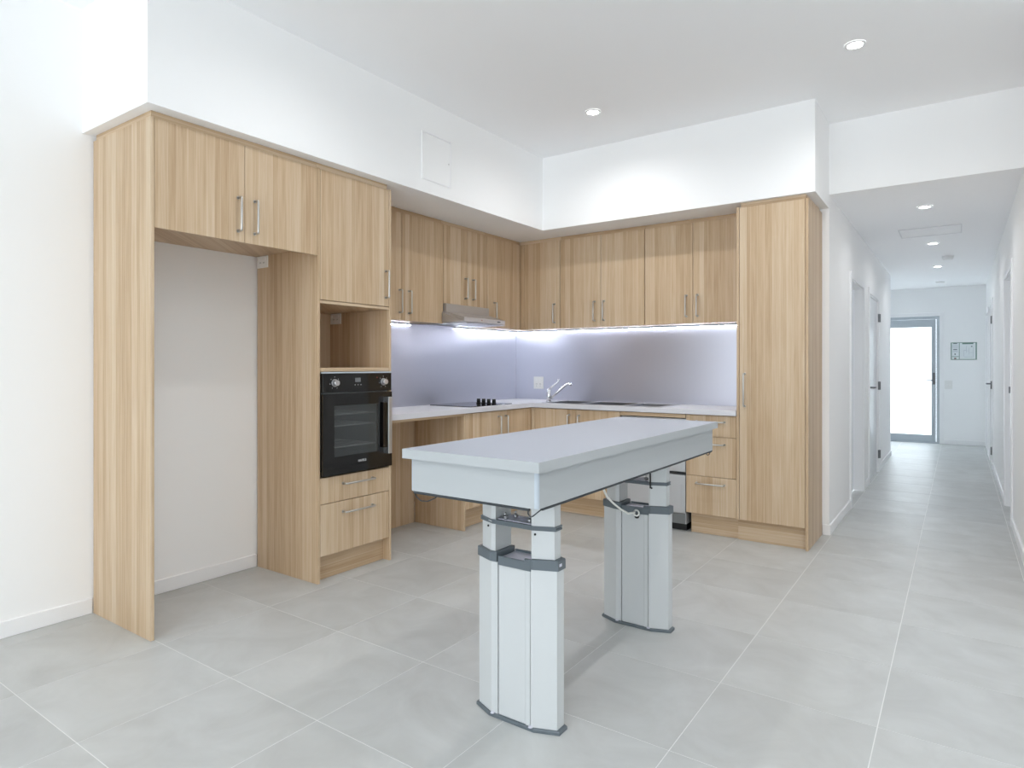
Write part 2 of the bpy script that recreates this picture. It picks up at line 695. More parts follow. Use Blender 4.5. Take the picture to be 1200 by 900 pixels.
# front door: grey aluminium with a frosted pane
bm = bmesh.new()
x0, x1, z0, z1, yd = FX0 + 0.05, 3.425, 0.02, FT - 0.05, YE + 0.03
gx0, gx1, gz0, gz1 = x0 + 0.065, 3.362, 0.135, 1.962
box(bm, x0, gx0, yd, yd + 0.045, z0, z1)
box(bm, gx1, x1, yd, yd + 0.045, z0, z1)
box(bm, gx0, gx1, yd, yd + 0.045, z0, gz0)
box(bm, gx0, gx1, yd, yd + 0.045, gz1, z1)
fd = struct('door_6', bm, 'aluminium')
obj('frosted_pane', B(gx0, gx1, yd + 0.018, yd + 0.024, gz0, gz1), 'frosted', fd)
bm = bmesh.new()
box(bm, FX0, x0 - 0.004, YE, YE + 0.1, 0, FT)
box(bm, x1 + 0.004, FX1, YE, YE + 0.1, 0, FT)
box(bm, x0 - 0.004, x1 + 0.004, YE, YE + 0.1, z1 + 0.004, FT)
obj('door_frame', bm, 'aluminium', fd)
obj('threshold', B(FX0, FX1, YE - 0.02, YE + 0.1, 0, 0.018), 'aluminium', fd)
for a, b_ in ((FX1, FX1 + 0.06),):
    obj('architrave', B(a, b_, YE - 0.014, YE, 0, FT + 0.06, bev=0.002), 'trim_paint', fd)
obj('architrave', B(FX0, FX1, YE - 0.014, YE, FT, FT + 0.06, bev=0.002), 'trim_paint', fd)
bm = B(3.38, 3.412, yd - 0.012, yd, 0.99, 1.19, bev=0.003)
sweep(bm, [(3.396, yd, 1.06), (3.396, yd - 0.05, 1.06), (3.385, yd - 0.06, 1.06), (3.28, yd - 0.06, 1.06)], 0.010)
obj('door_handle', bm, 'hinge_metal', fd)

# ------------------------------------------------------------------ cabinets


def handle(parent, p0, p1, out, r=0.0062):
    """Bar handle from p0 to p1 standing off a front along out."""
    a, b_, o = Vector(p0), Vector(p1), Vector(out)
    d = (b_ - a).normalized()
    L = 0.034
    bm = bmesh.new()
    pts = [a, a + o * (L - 0.008), a + o * (L - 0.002) + d * 0.002, a + o * L + d * 0.009,
           b_ + o * L - d * 0.009, b_ + o * (L - 0.002) - d * 0.002, b_ + o * (L - 0.008), b_]
    sweep(bm, pts, r, 8)
    for e in (a, b_):
        disc(bm, e, o, 0.009, 0.009, 0.003, 12)
    return obj('handle', bm, 'brushed_nickel', parent)


TH = 0.018
PX, PY = Vector((1, 0, 0)), Vector((0, -1, 0))


def front_x(name, parent, x, y0, y1, z0, z1, mat='wood'):
    """Door or drawer front facing +x with its outer face at x."""
    return obj(name, B(x - TH, x, y0, y1, z0, z1, bev=0.0012), mat, parent)


def front_y(name, parent, y, x0, x1, z0, z1, mat='wood'):
    return obj(name, B(x0, x1, y, y + TH, z0, z1, bev=0.0012), mat, parent)


# --- cabinet over the fridge recess with its tall end panel
c = thing('fridge_cabinet', (0.31, -3.45, 0), 'oak cabinet with two doors bridging the empty fridge recess, tall end panel at its left', 'cabinet')
obj('end_panel', B(0.0135, D, -3.930, -3.912, 0, HP, bev=0.0012), 'wood', c)
obj('body', B(0.003, D - TH - 0.002, -3.911, -2.974, 2.008, HP), 'wood', c)
obj('top_filler', B(0.03, D - 0.012, -3.922, -2.974, HP, HB - 0.001), 'wood_lying', c)
d = front_x('door', c, D, -3.910, -3.4455, 1.958, 2.477)
handle(d, (D, -3.483, 2.014), (D, -3.483, 2.19), PX)
d = front_x('door', c, D, -3.4425, -2.974, 1.958, 2.477)
handle(d, (D, -3.386, 2.014), (D, -3.386, 2.19), PX)

# --- oven tower
c = thing('oven_cabinet', (0.31, -2.67, 0), 'tall oak cabinet tower holding the black oven, with open niche and two drawers', 'cabinet')
obj('side_panel', B(0.0135, D, -2.972, -2.954, 0, HP, bev=0.0012), 'wood', c)
obj('side_panel', B(0.003, D, -2.389, -2.371, 0, HP, bev=0.0012), 'wood', c)
obj('upper_body', B(0.003, D - TH - 0.002, -2.9535, -2.3895, 1.677, HP), 'wood', c)
obj('back_panel', B(0.003, 0.02, -2.9535, -2.3895, 0.16, 1.6765), 'wood', c)
obj('niche_shelf', B(0.0205, D - 0.003, -2.9535, -2.3895, 1.266, 1.290, bev=0.001), 'wood_lying', c)
obj('niche_head', B(D - TH - 0.001, D - 0.004, -2.9535, -2.3895, 1.677, 1.693), 'wood_lying', c)
obj('top_filler', B(0.03, D - 0.012, -2.972, -2.400, HP + 0.0005, HB - 0.001), 'wood_lying', c)
obj('drawer_body', B(0.0205, D - TH - 0.002, -2.9535, -2.3895, 0.16, 0.625), 'wood', c)
obj('plinth', B(0.53, 0.562, -2.9535, -2.3895, 0, 0.159), 'wood_lying', c)
d = front_x('door', c, D, -2.951, -2.392, 1.697, 2.477)
handle(d, (D, -2.422, 1.754), (D, -2.422, 1.93), PX)
d = front_x('drawer', c, D, -2.951, -2.392, 0.470, 0.626)
handle(d, (D, -2.781, 0.575), (D, -2.543, 0.575), PX)
d = front_x('drawer', c, D, -2.951, -2.392, 0.157, 0.466)
handle(d, (D, -2.781, 0.400), (D, -2.543, 0.400), PX)

# --- oven
ov = thing('oven', (0.31, -2.67, 0.635), 'black glass built-in oven with side-hung door and silver bar handle', 'oven')
OY0, OY1 = -2.949, -2.386
wy0, wy1, wz0, wz1 = -2.866, -2.505, 0.745, 1.058
bm = bmesh.new()       # open-fronted cavity
box(bm, 0.12, D + 0.0008, -2.93, wy0 + 0.005, 0.66, 1.25)
box(bm, 0.12, D + 0.0008, wy1 - 0.005, -2.41, 0.66, 1.25)
box(bm, 0.12, D + 0.0008, wy0 + 0.005, wy1 - 0.005, 0.66, 0.735)
box(bm, 0.12, D + 0.0008, wy0 + 0.005, wy1 - 0.005, 1.068, 1.25)
box(bm, 0.12, 0.20, wy0 + 0.005, wy1 - 0.005, 0.735, 1.068)
obj('body', bm, 'cavity', ov)
XO = D + 0.018
cp = obj('control_panel', B(D + 0.001, XO, OY0, OY1, 1.139, 1.255, bev=0.002), 'black_glass', ov)
obj('top_trim', B(D + 0.001, XO + 0.001, OY0, OY1, 1.2555, 1.264), 'aluminium', ov)
for ky in (-2.86, -2.46):
    bm = disc(bmesh.new(), (XO, ky, 1.197), (1, 0, 0), 0.024, 0.024, 0.004)
    disc(bm, (XO + 0.004, ky, 1.197), (1, 0, 0), 0.019, 0.017, 0.024)
    obj('knob', bm, 'steel', cp)
    bm = bmesh.new()
    for a in range(7):
        t = math.radians(-60 + a * 50)
        disc(bm, (XO, ky - 0.036 * math.cos(t), 1.197 + 0.036 * math.sin(t)), (1, 0, 0), 0.0024, 0.0024, 0.0006, 8)
    obj('dial_marks', bm, 'pale_grey', cp)['kind'] = 'stuff'
obj('display', B(XO, XO + 0.0008, -2.70, -2.655, 1.20, 1.226), 'display', cp)
bm = bmesh.new()
for k in range(3):
    disc(bm, (XO, -2.70 + k * 0.024, 1.182), (1, 0, 0), 0.003, 0.003, 0.0008, 8)
obj('buttons', bm, 'pale_grey', cp)
obj('indicator_lamp', disc(bmesh.new(), (XO, -2.515, 1.226), (1, 0, 0), 0.004, 0.004, 0.0008, 8), 'red_dot', cp)
bm = bmesh.new()
dz0, dz1 = 0.638, 1.131
box(bm, D + 0.001, XO + 0.004, OY0, wy0, dz0, dz1)
box(bm, D + 0.001, XO + 0.004, wy1, OY1, dz0, dz1)
box(bm, D + 0.001, XO + 0.004, wy0, wy1, dz0, wz0)
box(bm, D + 0.001, XO + 0.004, wy0, wy1, wz1, dz1)
od = obj('door', bm, 'black_glass', ov)
obj('window', B(XO - 0.004, XO + 0.003, wy0, wy1, wz0, wz1), 'oven_glass', od)
bm = B(XO + 0.038, XO + 0.052, -2.462, -2.430, 0.728, 1.098, bev=0.002)
for z in (0.728, 1.062):
    box(bm, XO + 0.004, XO + 0.038, -2.462, -2.430, z, z + 0.036)
obj('handle', bm, 'steel', od)
text_mesh('lettering', 'HAFELE', 0.020, (XO + 0.0045, -2.645, 0.703), (0, 1, 0), (0, 0, 1), (1, 0, 0), 'pale_grey', od)
for z in (0.80, 0.93, 1.00):
    bm = bmesh.new()
    for k in range(2):
        sweep(bm, [(0.612 - k * 0.3, wy0 + 0.008, z), (0.612 - k * 0.3, wy1 - 0.008, z)], 0.004, 6)
    for k in range(9):
        y = wy0 + 0.012 + k * (wy1 - wy0 - 0.024) / 8
        sweep(bm, [(0.24, y, z), (0.612, y, z)], 0.0018, 6)
    obj('oven_rack', bm, 'pale_grey', ov)

# --- wall cabinets along the left wall
U1, U2, ZB = 0.24, 0.27, 1.652


def wall_unit_x(label, y0, y1, zb, doors, filler=(0, 0)):
    c = thing('wall_cabinet', (0.12, (y0 + y1) / 2, zb), label, 'cabinet')
    obj('body', B(0.003, U1 - TH - 0.002, y0 + 0.001, y1 - 0.001, zb + 0.004, HP), 'wood', c)
    obj('top_filler', B(U1 - 0.045, U1 - 0.022, y0 + filler[0] + 0.001, y1 - filler[1] - 0.001, HP, HB - 0.001), 'wood_lying', c)
    for a, b_, h, hz in doors:
        d = front_x('door', c, U1, a + 0.0022, b_ - 0.0022, zb, HP - 0.004)
        if h:
            handle(d, (U1, h, hz), (U1, h, hz + 0.172), PX)


wall_unit_x('oak two-door wall cabinet between the oven tower and the range hood', -2.369, -1.407, ZB,
            [(-2.369, -1.887, -1.915, 1.71), (-1.887, -1.407, -1.813, 1.71)])
wall_unit_x('short oak two-door wall cabinet directly above the steel range hood', -1.405, -0.805, 1.822,
            [(-1.405, -1.087, -1.122, 1.884), (-1.087, -0.805, -1.016, 1.884)])
wall_unit_x('oak wall cabinet right of the range hood, reaching into the room corner', -0.803, -0.003, ZB,
            [(-0.803, -U2 - 0.001, -0.701, 1.71)], filler=(0, U2 - 0.022))

# --- wall cabinets along the back wall


def wall_unit_y(label, x0, x1, doors, fill=None):
    c = thing('wall_cabinet', ((x0 + x1) / 2, -0.13, ZB), label, 'cabinet')
    obj('body', B(x0 + 0.001, x1 - 0.001, -U2 + TH + 0.002, -0.003, ZB + 0.004, HP), 'wood', c)
    obj('top_filler', B(x0 - (0.022 if fill else 0), x1 - 0.001, -U2 + 0.022, -U2 + 0.045, HP, HB - 0.001), 'wood_lying', c)
    if fill:
        front_y('corner_filler', c, -U2, fill, doors[0][0], ZB, HP - 0.004)
    for a, b_, h in doors:
        d = front_y('door', c, -U2, a + 0.0022, b_ - 0.0022, ZB, HP - 0.004)
        handle(d, (h, -U2, 1.71), (h, -U2, 1.882), PY)


wall_unit_y('oak single-door wall cabinet beside the corner, on the sink wall', U1 + 0.001, 0.685, [(0.281, 0.685, 0.629)], fill=U1 + 0.001)
wall_unit_y('oak two-door wall cabinet above the sink, middle of the sink wall', 0.687, 1.531, [(0.687, 1.111, 1.051), (1.111, 1.531, 1.145)])
wall_unit_y('oak two-door wall cabinet next to the tall pantry', 1.533, 2.384, [(1.533, 1.953, 1.899), (1.953, 2.384, 1.992)])

# --- base cabinets
F = 0.555
c = thing('knee_space_panel', (0.02, -1.945, 0), 'oak back panel lining the open knee space under the worktop beside the oven tower', 'panel')
obj('back_panel', B(0.003, 0.025, -2.369, -1.524, 0, 0.923), 'wood', c)
obj('front_rail', B(F - 0.06, F, -2.369, -1.524, 0.908, 0.925), 'wood_lying', c)

c = thing('base_cabinet', (0.3, -1.05, 0), 'oak two-door base cabinet under the black cooktop', 'cabinet')
obj('side_panel', B(0.027, F, -1.521, -1.503, 0, 0.925, bev=0.0012), 'wood', c)
obj('body', B(0.003, F - TH - 0.002, -1.502, -0.003, 0.165, 0.90), 'wood', c)
obj('plinth', B(0.46, 0.478, -1.502, -0.44, 0, 0.162), 'wood_lying', c)
d = front_x('door', c, F, -1.501, -1.030, 0.163, 0.921)
handle(d, (F, -1.065, 0.70), (F, -1.065, 0.875), PX)
d = front_x('door', c, F, -1.027, -0.602, 0.163, 0.921)
handle(d, (F, -0.966, 0.70), (F, -0.966, 0.875), PX)
front_x('corner_filler', c, F, -0.600, -F + 0.001, 0.163, 0.921)

c = thing('base_cabinet', (1.0, -0.3, 0), 'oak two-door base cabinet under the steel sink', 'cabinet')
obj('body', B(F + 0.004, 1.434, -F + TH + 0.002, -0.003, 0.165, 0.76), 'wood', c)
obj('plinth', B(0.48, 1.434, -0.473, -0.455, 0, 0.162), 'wood_lying', c)
front_y('corner_filler', c, -F, F + 0.002, 0.588, 0.163, 0.921)
d = front_y('door', c, -F, 0.590, 1.0125, 0.163, 0.921)
handle(d, (0.95, -F, 0.70), (0.95, -F, 0.873), PY)
d = front_y('door', c, -F, 1.0155, 1.433, 0.163, 0.921)
handle(d, (1.051, -F, 0.70), (1.051, -F, 0.873), PY)
front_y('dishwasher_rail', c, -F, 1.437, 1.993, 0.893, 0.923, 'wood_lying')

c = thing('drawer_cabinet', (2.19, -0.3, 0), 'oak three-drawer base cabinet between dishwasher and pantry', 'cabinet')
obj('body', B(1.999, 2.384, -F + TH + 0.002, -0.003, 0.165, 0.925), 'wood', c)
obj('plinth', B(2.02, 2.384, -0.496, -0.478, 0, 0.162), 'wood_lying', c)
for z0, z1, hz in ((0.761, 0.921, 0.875), (0.455, 0.758, 0.704), (0.161, 0.452, 0.398)):
    d = front_y('drawer', c, -F, 1.999, 2.383, z0, z1)
    handle(d, (2.082, -F, hz), (2.295, -F, hz), PY)

# --- dishwasher with two drawers
dw = thing('dishwasher', (1.716, -0.3, 0), 'silver two-drawer dishwasher built in under the worktop left of the oak drawers', 'dishwasher')
obj('body', B(1.441, 1.993, -0.535, -0.03, 0.06, 0.885), 'silver_paint', dw)
obj('base', B(1.455, 1.98, -0.49, -0.06, 0.0, 0.059), 'black', dw)
for z0, z1 in ((0.470, 0.868), (0.146, 0.446)):
    bm = B(1.441, 1.993, -F - 0.004, -0.536, z0, z1, bev=0.006, seg=2)
    o = obj('drawer', bm, 'silver_paint', dw)
    # bowed inset panel
    pts = []
    for k in range(9):
        t = k / 8
        pts.append((1.475 + 0.485 * t, z1 - 0.075 - 0.045 * math.sin(math.pi * t)))
    bm = bmesh.new()
    loop = pts + [(1.96, z0 + 0.02), (1.475, z0 + 0.02)]
    fr = [bm.verts.new((x, -F - 0.009, z)) for x, z in loop]
    bk = [bm.verts.new((x, -F - 0.004, z)) for x, z in loop]
    bm.faces.new(fr)
    for k in range(len(loop)):
        bm.faces.new((fr[k], bk[k], bk[(k + 1) % len(loop)], fr[(k + 1) % len(loop)]))
    bmesh.ops.recalc_face_normals(bm, faces=bm.faces)
    obj('drawer_panel', bm, 'silver_paint', o)
obj('drawer_gap', B(1.445, 1.99, -0.55, -0.5355, 0.449, 0.468), 'black', dw)
obj('kick_tray', B(1.45, 1.985, -0.545, -0.5355, 0.062, 0.140), 'cavity', dw)

# --- pantry
PD = -0.561
c = thing('pantry_cabinet', (2.633, -0.28, 0), 'tall oak pantry cabinet with one full-height door at the hall corner', 'cabinet')
obj('side_panel', B(2.386, 2.404, PD, -0.003, 0.157, HP, bev=0.0012), 'wood', c)
obj('side_panel', B(2.861, 2.879, PD, -0.0135, 0, HP, bev=0.0012), 'wood', c)
obj('body', B(2.4045, 2.8605, PD + TH + 0.002, -0.003, 0.165, HP - 0.002), 'wood', c)
obj('plinth', B(2.386, 2.8605, -0.514, -0.496, 0, 0.156), 'wood_lying', c)
obj('top_filler', B(2.415, 2.862, PD + 0.012, -0.02, HP, HB - 0.001), 'wood_lying', c)
d = front_y('door', c, PD, 2.407, 2.858, 0.159, HP - 0.004)
handle(d, (2.444, PD, 1.003), (2.444, PD, 1.243), PY)

# ------------------------------------------------------------------ worktop, splashbacks, sink, tap, cooktop, hood
CF, ZW0, ZW = 0.578, 0.928, 0.966
sx = [0.66, 1.03, 1.09, 1.70]
xs = [0.006, CF, 0.68, 1.00, 1.04, 1.42, 1.45, 1.74, 2.384]
ys = [-2.369, -CF, -0.495, -0.105, -0.006]
hole = {(2, 2), (4, 2), (6, 2)}


def keep(i, j):
    if j == 0:
        return i == 0
    return (i, j) not in hole


wt = obj('worktop', grid_slab(bmesh.new(), xs, ys, keep, ZW0, ZW), 'worktop')
tag(wt, 'pale grey L-shaped worktop running under the splashback', 'worktop')
sp1 = tag(obj('splashback_panel', B(0.001, 0.005, -2.369, -0.006, ZW - 0.03, 1.655), 'splash'),
          'satin grey metallic splashback panel behind the cooktop', 'splashback')
sp2 = tag(obj('splashback_panel', B(0.001, 2.384, -0.005, -0.001, ZW - 0.03, 1.655), 'splash'),
          'satin grey metallic splashback panel behind the sink', 'splashback')

sk = thing('sink', (1.21, -0.3, ZW), 'stainless steel sink with two bowls and a drainer set in the worktop', 'sink')
bxs = [0.645, 0.68, 1.00, 1.04, 1.42, 1.45, 1.74, 1.775]
bys = [-0.52, -0.495, -0.105, -0.08]
obj('rim', grid_slab(bmesh.new(), bxs, bys, lambda i, j: (i, j) not in {(1, 1), (3, 1), (5, 1)}, ZW + 0.0003, ZW + 0.004), 'steel', sk)
for a, b_, z0 in ((0.68, 1.00, 0.80), (1.04, 1.42, 0.80), (1.45, 1.74, 0.95)):
    bm = bmesh.new()
    box(bm, a + 0.001, a + 0.003, -0.494, -0.106, z0, ZW)
    box(bm, b_ - 0.003, b_ - 0.001, -0.494, -0.106, z0, ZW)
    box(bm, a + 0.003, b_ - 0.003, -0.494, -0.492, z0, ZW)
    box(bm, a + 0.003, b_ - 0.003, -0.108, -0.106, z0, ZW)
    box(bm, a + 0.001, b_ - 0.001, -0.494, -0.106, z0 - 0.002, z0)
    bw = obj('bowl' if z0 < 0.9 else 'drainer', bm, 'sink_steel', sk)
    if z0 < 0.9:
        obj('drain', disc(bmesh.new(), ((a + b_) / 2, -0.3, z0), (0, 0, 1), 0.04, 0.036, 0.004), 'chrome', bw)

tp = thing('mixer_tap', (0.605, -0.335, ZW), 'chrome lever mixer tap at the left of the sink', 'tap')
tz = ZW
bm = disc(bmesh.new(), (0.605, -0.335, tz), (0, 0, 1), 0.027, 0.025, 0.01)
sweep(bm, [(0.605, -0.335, tz + 0.008), (0.605, -0.335, tz + 0.05), (0.605, -0.335, tz + 0.112), (0.605, -0.335, tz + 0.122)], [0.021, 0.021, 0.021, 0.014], 14)
obj('body', bm, 'chrome', tp)
obj('spout', sweep(bmesh.new(), [(0.615, -0.33, tz + 0.028), (0.68, -0.30, tz + 0.095), (0.735, -0.275, tz + 0.15), (0.765, -0.262, tz + 0.172), (0.79, -0.25, tz + 0.168), (0.797, -0.247, tz + 0.152)],
                         [0.012, 0.012, 0.012, 0.012, 0.014, 0.014], 10), 'chrome', tp)
obj('lever', sweep(bmesh.new(), [(0.605, -0.335, tz + 0.118), (0.63, -0.324, tz + 0.14), (0.668, -0.307, tz + 0.172), (0.684, -0.30, tz + 0.19), (0.69, -0.297, tz + 0.212)],
                         [0.01, 0.007, 0.0065, 0.008, 0.011], 10), 'chrome', tp)

ck = thing('cooktop', (0.29, -1.09, ZW), 'black glass cooktop with four knobs set in worktop', 'cooktop')
obj('glass_plate', B(0.07, 0.515, -1.385, -0.805, ZW + 0.0003, ZW + 0.006, bev=0.002), 'black_glass', ck)
for k in range(4):
    kx = 0.272 + k * 0.056
    bm = disc(bmesh.new(), (kx, -0.972, ZW + 0.006), (0, 0, 1), 0.021, 0.021, 0.008)
    disc(bm, (kx, -0.972, ZW + 0.014), (0, 0, 1), 0.018, 0.016, 0.034)
    kn = obj('knob', bm, 'black', ck)
    obj('pointer', B(kx - 0.002, kx + 0.002, -0.988, -0.956, ZW + 0.048, ZW + 0.0488), 'pale_grey', kn)
for (x, y, r) in ((0.18, -1.24, 0.07), (0.38, -1.24, 0.09), (0.16, -1.06, 0.06)):
    bm = bmesh.new()
    sweep(bm, [(x + r * math.cos(a), y + r * math.sin(a), ZW + 0.0059) for a in [2 * math.pi * k / 24 for k in range(25)]], 0.0006, 4)
    obj('cooking_zone', bm, 'cavity', ck)

hd = thing('range_hood', (0.25, -1.105, 1.66), 'stainless steel canopy range hood under the short wall cabinet', 'range hood')
HY0, HY1 = -1.400, -0.812
bm = bmesh.new()
prof = [(0.006, 1.66), (0.50, 1.66), (0.50, 1.694), (0.265, 1.752), (0.265, 1.820), (0.006, 1.820)]
lo = [bm.verts.new((x, -1.40 - 0.05 * (x > 0.4), z)) for x, z in prof]
hi = [bm.verts.new((x, -0.812 - 0.08 * (x > 0.4), z)) for x, z in prof]
bm.faces.new(lo)
bm.faces.new(hi[::-1])
for k in range(6):
    bm.faces.new((lo[k], lo[(k + 1) % 6], hi[(k + 1) % 6], hi[k]))
bmesh.ops.recalc_face_normals(bm, faces=bm.faces)
obj('canopy', bm, 'hood_steel', hd)
for k in range(2):
    y0 = -1.40 + 0.025 + k * 0.28
    f = obj('filter', B(0.08, 0.46, y0, y0 + 0.262, 1.654, 1.6595), 'steel', hd)
    for q in range(6):
        obj('filter_slat', B(0.09, 0.45, y0 + 0.015 + q * 0.04, y0 + 0.035 + q * 0.04, 1.6515, 1.6538), 'steel', f)
obj('pilot_lamp', disc(bmesh.new(), (0.50, -1.22, 1.678), (1, 0, 0), 0.005, 0.005, 0.002, 10), 'red_dot', hd)
bm = bmesh.new()
for k in range(3):
    box(bm, 0.5002, 0.502, -1.005 + k * 0.016, -0.993 + k * 0.016, 1.673, 1.682)
obj('switches', bm, 'cable_dark', hd)

# LED strips: an aluminium rail on the wall under the cabinets with a lit diffuser


def led(label, a0, a1, along_x):
    o0 = ((a0 + a1) / 2, -0.015, 1.63) if along_x else (0.015, (a0 + a1) / 2, 1.63)
    t = thing('led_strip', o0, label, 'light strip', 'lit strips under the wall cabinets')
    if along_x:
        obj('rail', B(a0, a1, -0.022, -0.0055, 1.640, 1.6505), 'aluminium', t)
        obj('diffuser', B(a0 + 0.004, a1 - 0.004, -0.019, -0.007, 1.636, 1.640), 'led', t)
    else:
        obj('rail', B(0.0055, 0.022, a0, a1, 1.640, 1.6505), 'aluminium', t)
        obj('diffuser', B(0.007, 0.019, a0 + 0.004, a1 - 0.004, 1.636, 1.640), 'led', t)


led('glowing white LED strip along the splashback between oven tower and range hood', -2.368, -1.56, False)
led('glowing white LED strip along the splashback right of the range hood, up to the corner', -0.98, -0.024, False)
led('long glowing white LED strip along the splashback behind the sink', 0.024, 2.383, True)

# ------------------------------------------------------------------ electrical plates


def plate(name, label, cat, c, right, out, w, h, rockers):
    """Plate centred at c on a wall; right and out are unit vectors."""
    c, R, O = Vector(c), Vector(right), Vector(out)
    t = thing(name, c, label, cat)

    def pl(n, r, u, w_, h_, d0, d1, mat, par):
        a = c + R * (r - w_ / 2) + Vector((0, 0, u - h_ / 2)) + O * d0
        b_ = c + R * (r + w_ / 2) + Vector((0, 0, u + h_ / 2)) + O * d1
        return obj(n, B(a.x, b_.x, a.y, b_.y, a.z, b_.z, bev=0.0008), mat, par)
    f = pl('faceplate', 0, 0, w, h, 0.0005, 0.008, 'outlet_plastic', t)
    for r, u in rockers:
        pl('rocker_switch', r, u, 0.012, 0.02, 0.008, 0.0125, 'white_plastic', f)
    return t, pl, f


t, pl, f = plate('power_outlet', 'white double power outlet on the splashback left of the tap', 'outlet', (0.283, -0.005, 1.133), (1, 0, 0), (0, -1, 0), 0.112, 0.122, [(-0.022, 0.03), (0.022, 0.03)])
for r in (-0.022, 0.022):
    for k in (-1, 1):
        pl('pin_slot', r + 0.006 * k, -0.012, 0.0025, 0.012, 0.008, 0.0085, 'cavity', f)
    pl('pin_slot', r, -0.032, 0.0025, 0.012, 0.008, 0.0085, 'cavity', f)
t, pl, f = plate('power_outlet', 'white power outlet high at the back of the fridge recess', 'outlet', (0.078, -2.972, 1.968), (-1, 0, 0), (0, -1, 0), 0.112, 0.075, [(-0.035, 0.018), (0.035, 0.018)])
for r in (-0.018, 0.018):
    for k in (-1, 1):
        pl('pin_slot', r + 0.006 * k, -0.005, 0.0025, 0.010, 0.008, 0.0085, 'cavity', f)
t, pl, f = plate('power_outlet', 'white power outlet inside the open niche above the oven', 'outlet', (0.085, -2.3895, 1.637), (-1, 0, 0), (0, -1, 0), 0.11, 0.075, [(-0.035, 0.018), (0.035, 0.018)])
for r in (-0.018, 0.018):
    for k in (-1, 1):
        pl('pin_slot', r + 0.006 * k, -0.005, 0.0025, 0.010, 0.008, 0.0085, 'cavity', f)
plate('light_switch', 'white light switch plate on the end wall beside the front door', 'switch', (3.60, YE, 0.99), (1, 0, 0), (0, -1, 0), 0.11, 0.14, [(-0.02, 0.0), (0.02, 0.0)])
plate('light_switch', 'white light switch plate on the left hall wall between two doors', 'switch', (XH, 2.46, 1.0), (0, 1, 0), (1, 0, 0), 0.075, 0.116, [(0.0, 0.02)])

# ------------------------------------------------------------------ ceiling fittings


def downlight(x, y, z, label, watts, group='ceiling downlights', r=0.055):
    t = thing('downlight', (x, y, z), label, 'downlight', group)
    bm = bmesh.new()
    n = 28
    rings = [(r * 0.72, -0.004), (r * 0.78, -0.008), (r, -0.006), (r * 1.04, -0.0005)]
    vs = [[bm.verts.new((x + q * math.cos(2 * math.pi * k / n), y + q * math.sin(2 * math.pi * k / n), z + dz)) for k in range(n)] for q, dz in rings]
    for a, b_ in zip(vs, vs[1:]):
        for k in range(n):
            bm.faces.new((a[k], a[(k + 1) % n], b_[(k + 1) % n], b_[k]))
    bmesh.ops.recalc_face_normals(bm, faces=bm.faces)
    obj('trim_ring', bm, 'white_plastic', t)
    obj('lens', disc(bmesh.new(), (x, y, z - 0.0005), (0, 0, -1), r * 0.74, r * 0.70, 0.004, 24), 'lamp', t)
    l = bpy.data.lights.new('downlight_lamp', 'SPOT')
    l.energy = watts
    l.color = (0.985, 0.99, 1.0)
    l.spot_size = math.radians(165)
    l.spot_blend = 1.0
    l.shadow_soft_size = 0.04
    lo = bpy.data.objects.new('downlight_lamp', l)
    lo.location = (0, 0, -0.012)
    lo.parent = t
    COL.objects.link(lo)


WK, WHALL = 34, 11
downlight(3.252, -1.26, HC, 'round lit downlight in the kitchen ceiling nearest the hall', WK)
downlight(1.553, -1.257, HC, 'round lit downlight in the kitchen ceiling above the sink side', WK)
downlight(1.553, -3.3, HC, 'round lit downlight in the ceiling above the oven tower side of the table', WK * 0.7)
downlight(3.252, -3.3, HC, 'round lit downlight in the ceiling between the table and the camera', WK)
downlight(2.1, -6.3, HC, 'unseen fill downlight added in the living area ceiling near the left wall', WK)  # living-area downlights are unseen, added to lift the ambient light
downlight(3.252, -5.4, HC, 'unseen fill downlight added in the living area ceiling above the camera', WK * 0.7)
downlight(5.3, -4.4, HC, 'unseen fill downlight added in the living area ceiling towards the far right', WK)
for y, lab in ((0.86, 'round lit downlight in the hall ceiling nearest the kitchen'),
               (2.78, 'round lit downlight in the hall ceiling, second from the kitchen'),
               (4.709, 'round lit downlight in the hall ceiling, farthest of the three')):
    downlight(3.513, y, HH, lab, WHALL)
bm = disc(bmesh.new(), (3.635, 3.838, HH - 0.0005), (0, 0, -1), 0.062, 0.062, 0.01, 24)
disc(bm, (3.635, 3.838, HH - 0.0105), (0, 0, -1), 0.058, 0.048, 0.035, 24)
tag(obj('smoke_detector', bm, 'white_plastic'), 'white round smoke detector on the hall ceiling', 'smoke detector')
bm = disc(bmesh.new(), (3.502, 6.6, HH - 0.0005), (0, 0, -1), 0.06, 0.052, 0.02, 24)
tag(obj('motion_sensor', bm, 'white_plastic'), 'small white round sensor on the far hall ceiling by the front door', 'sensor')

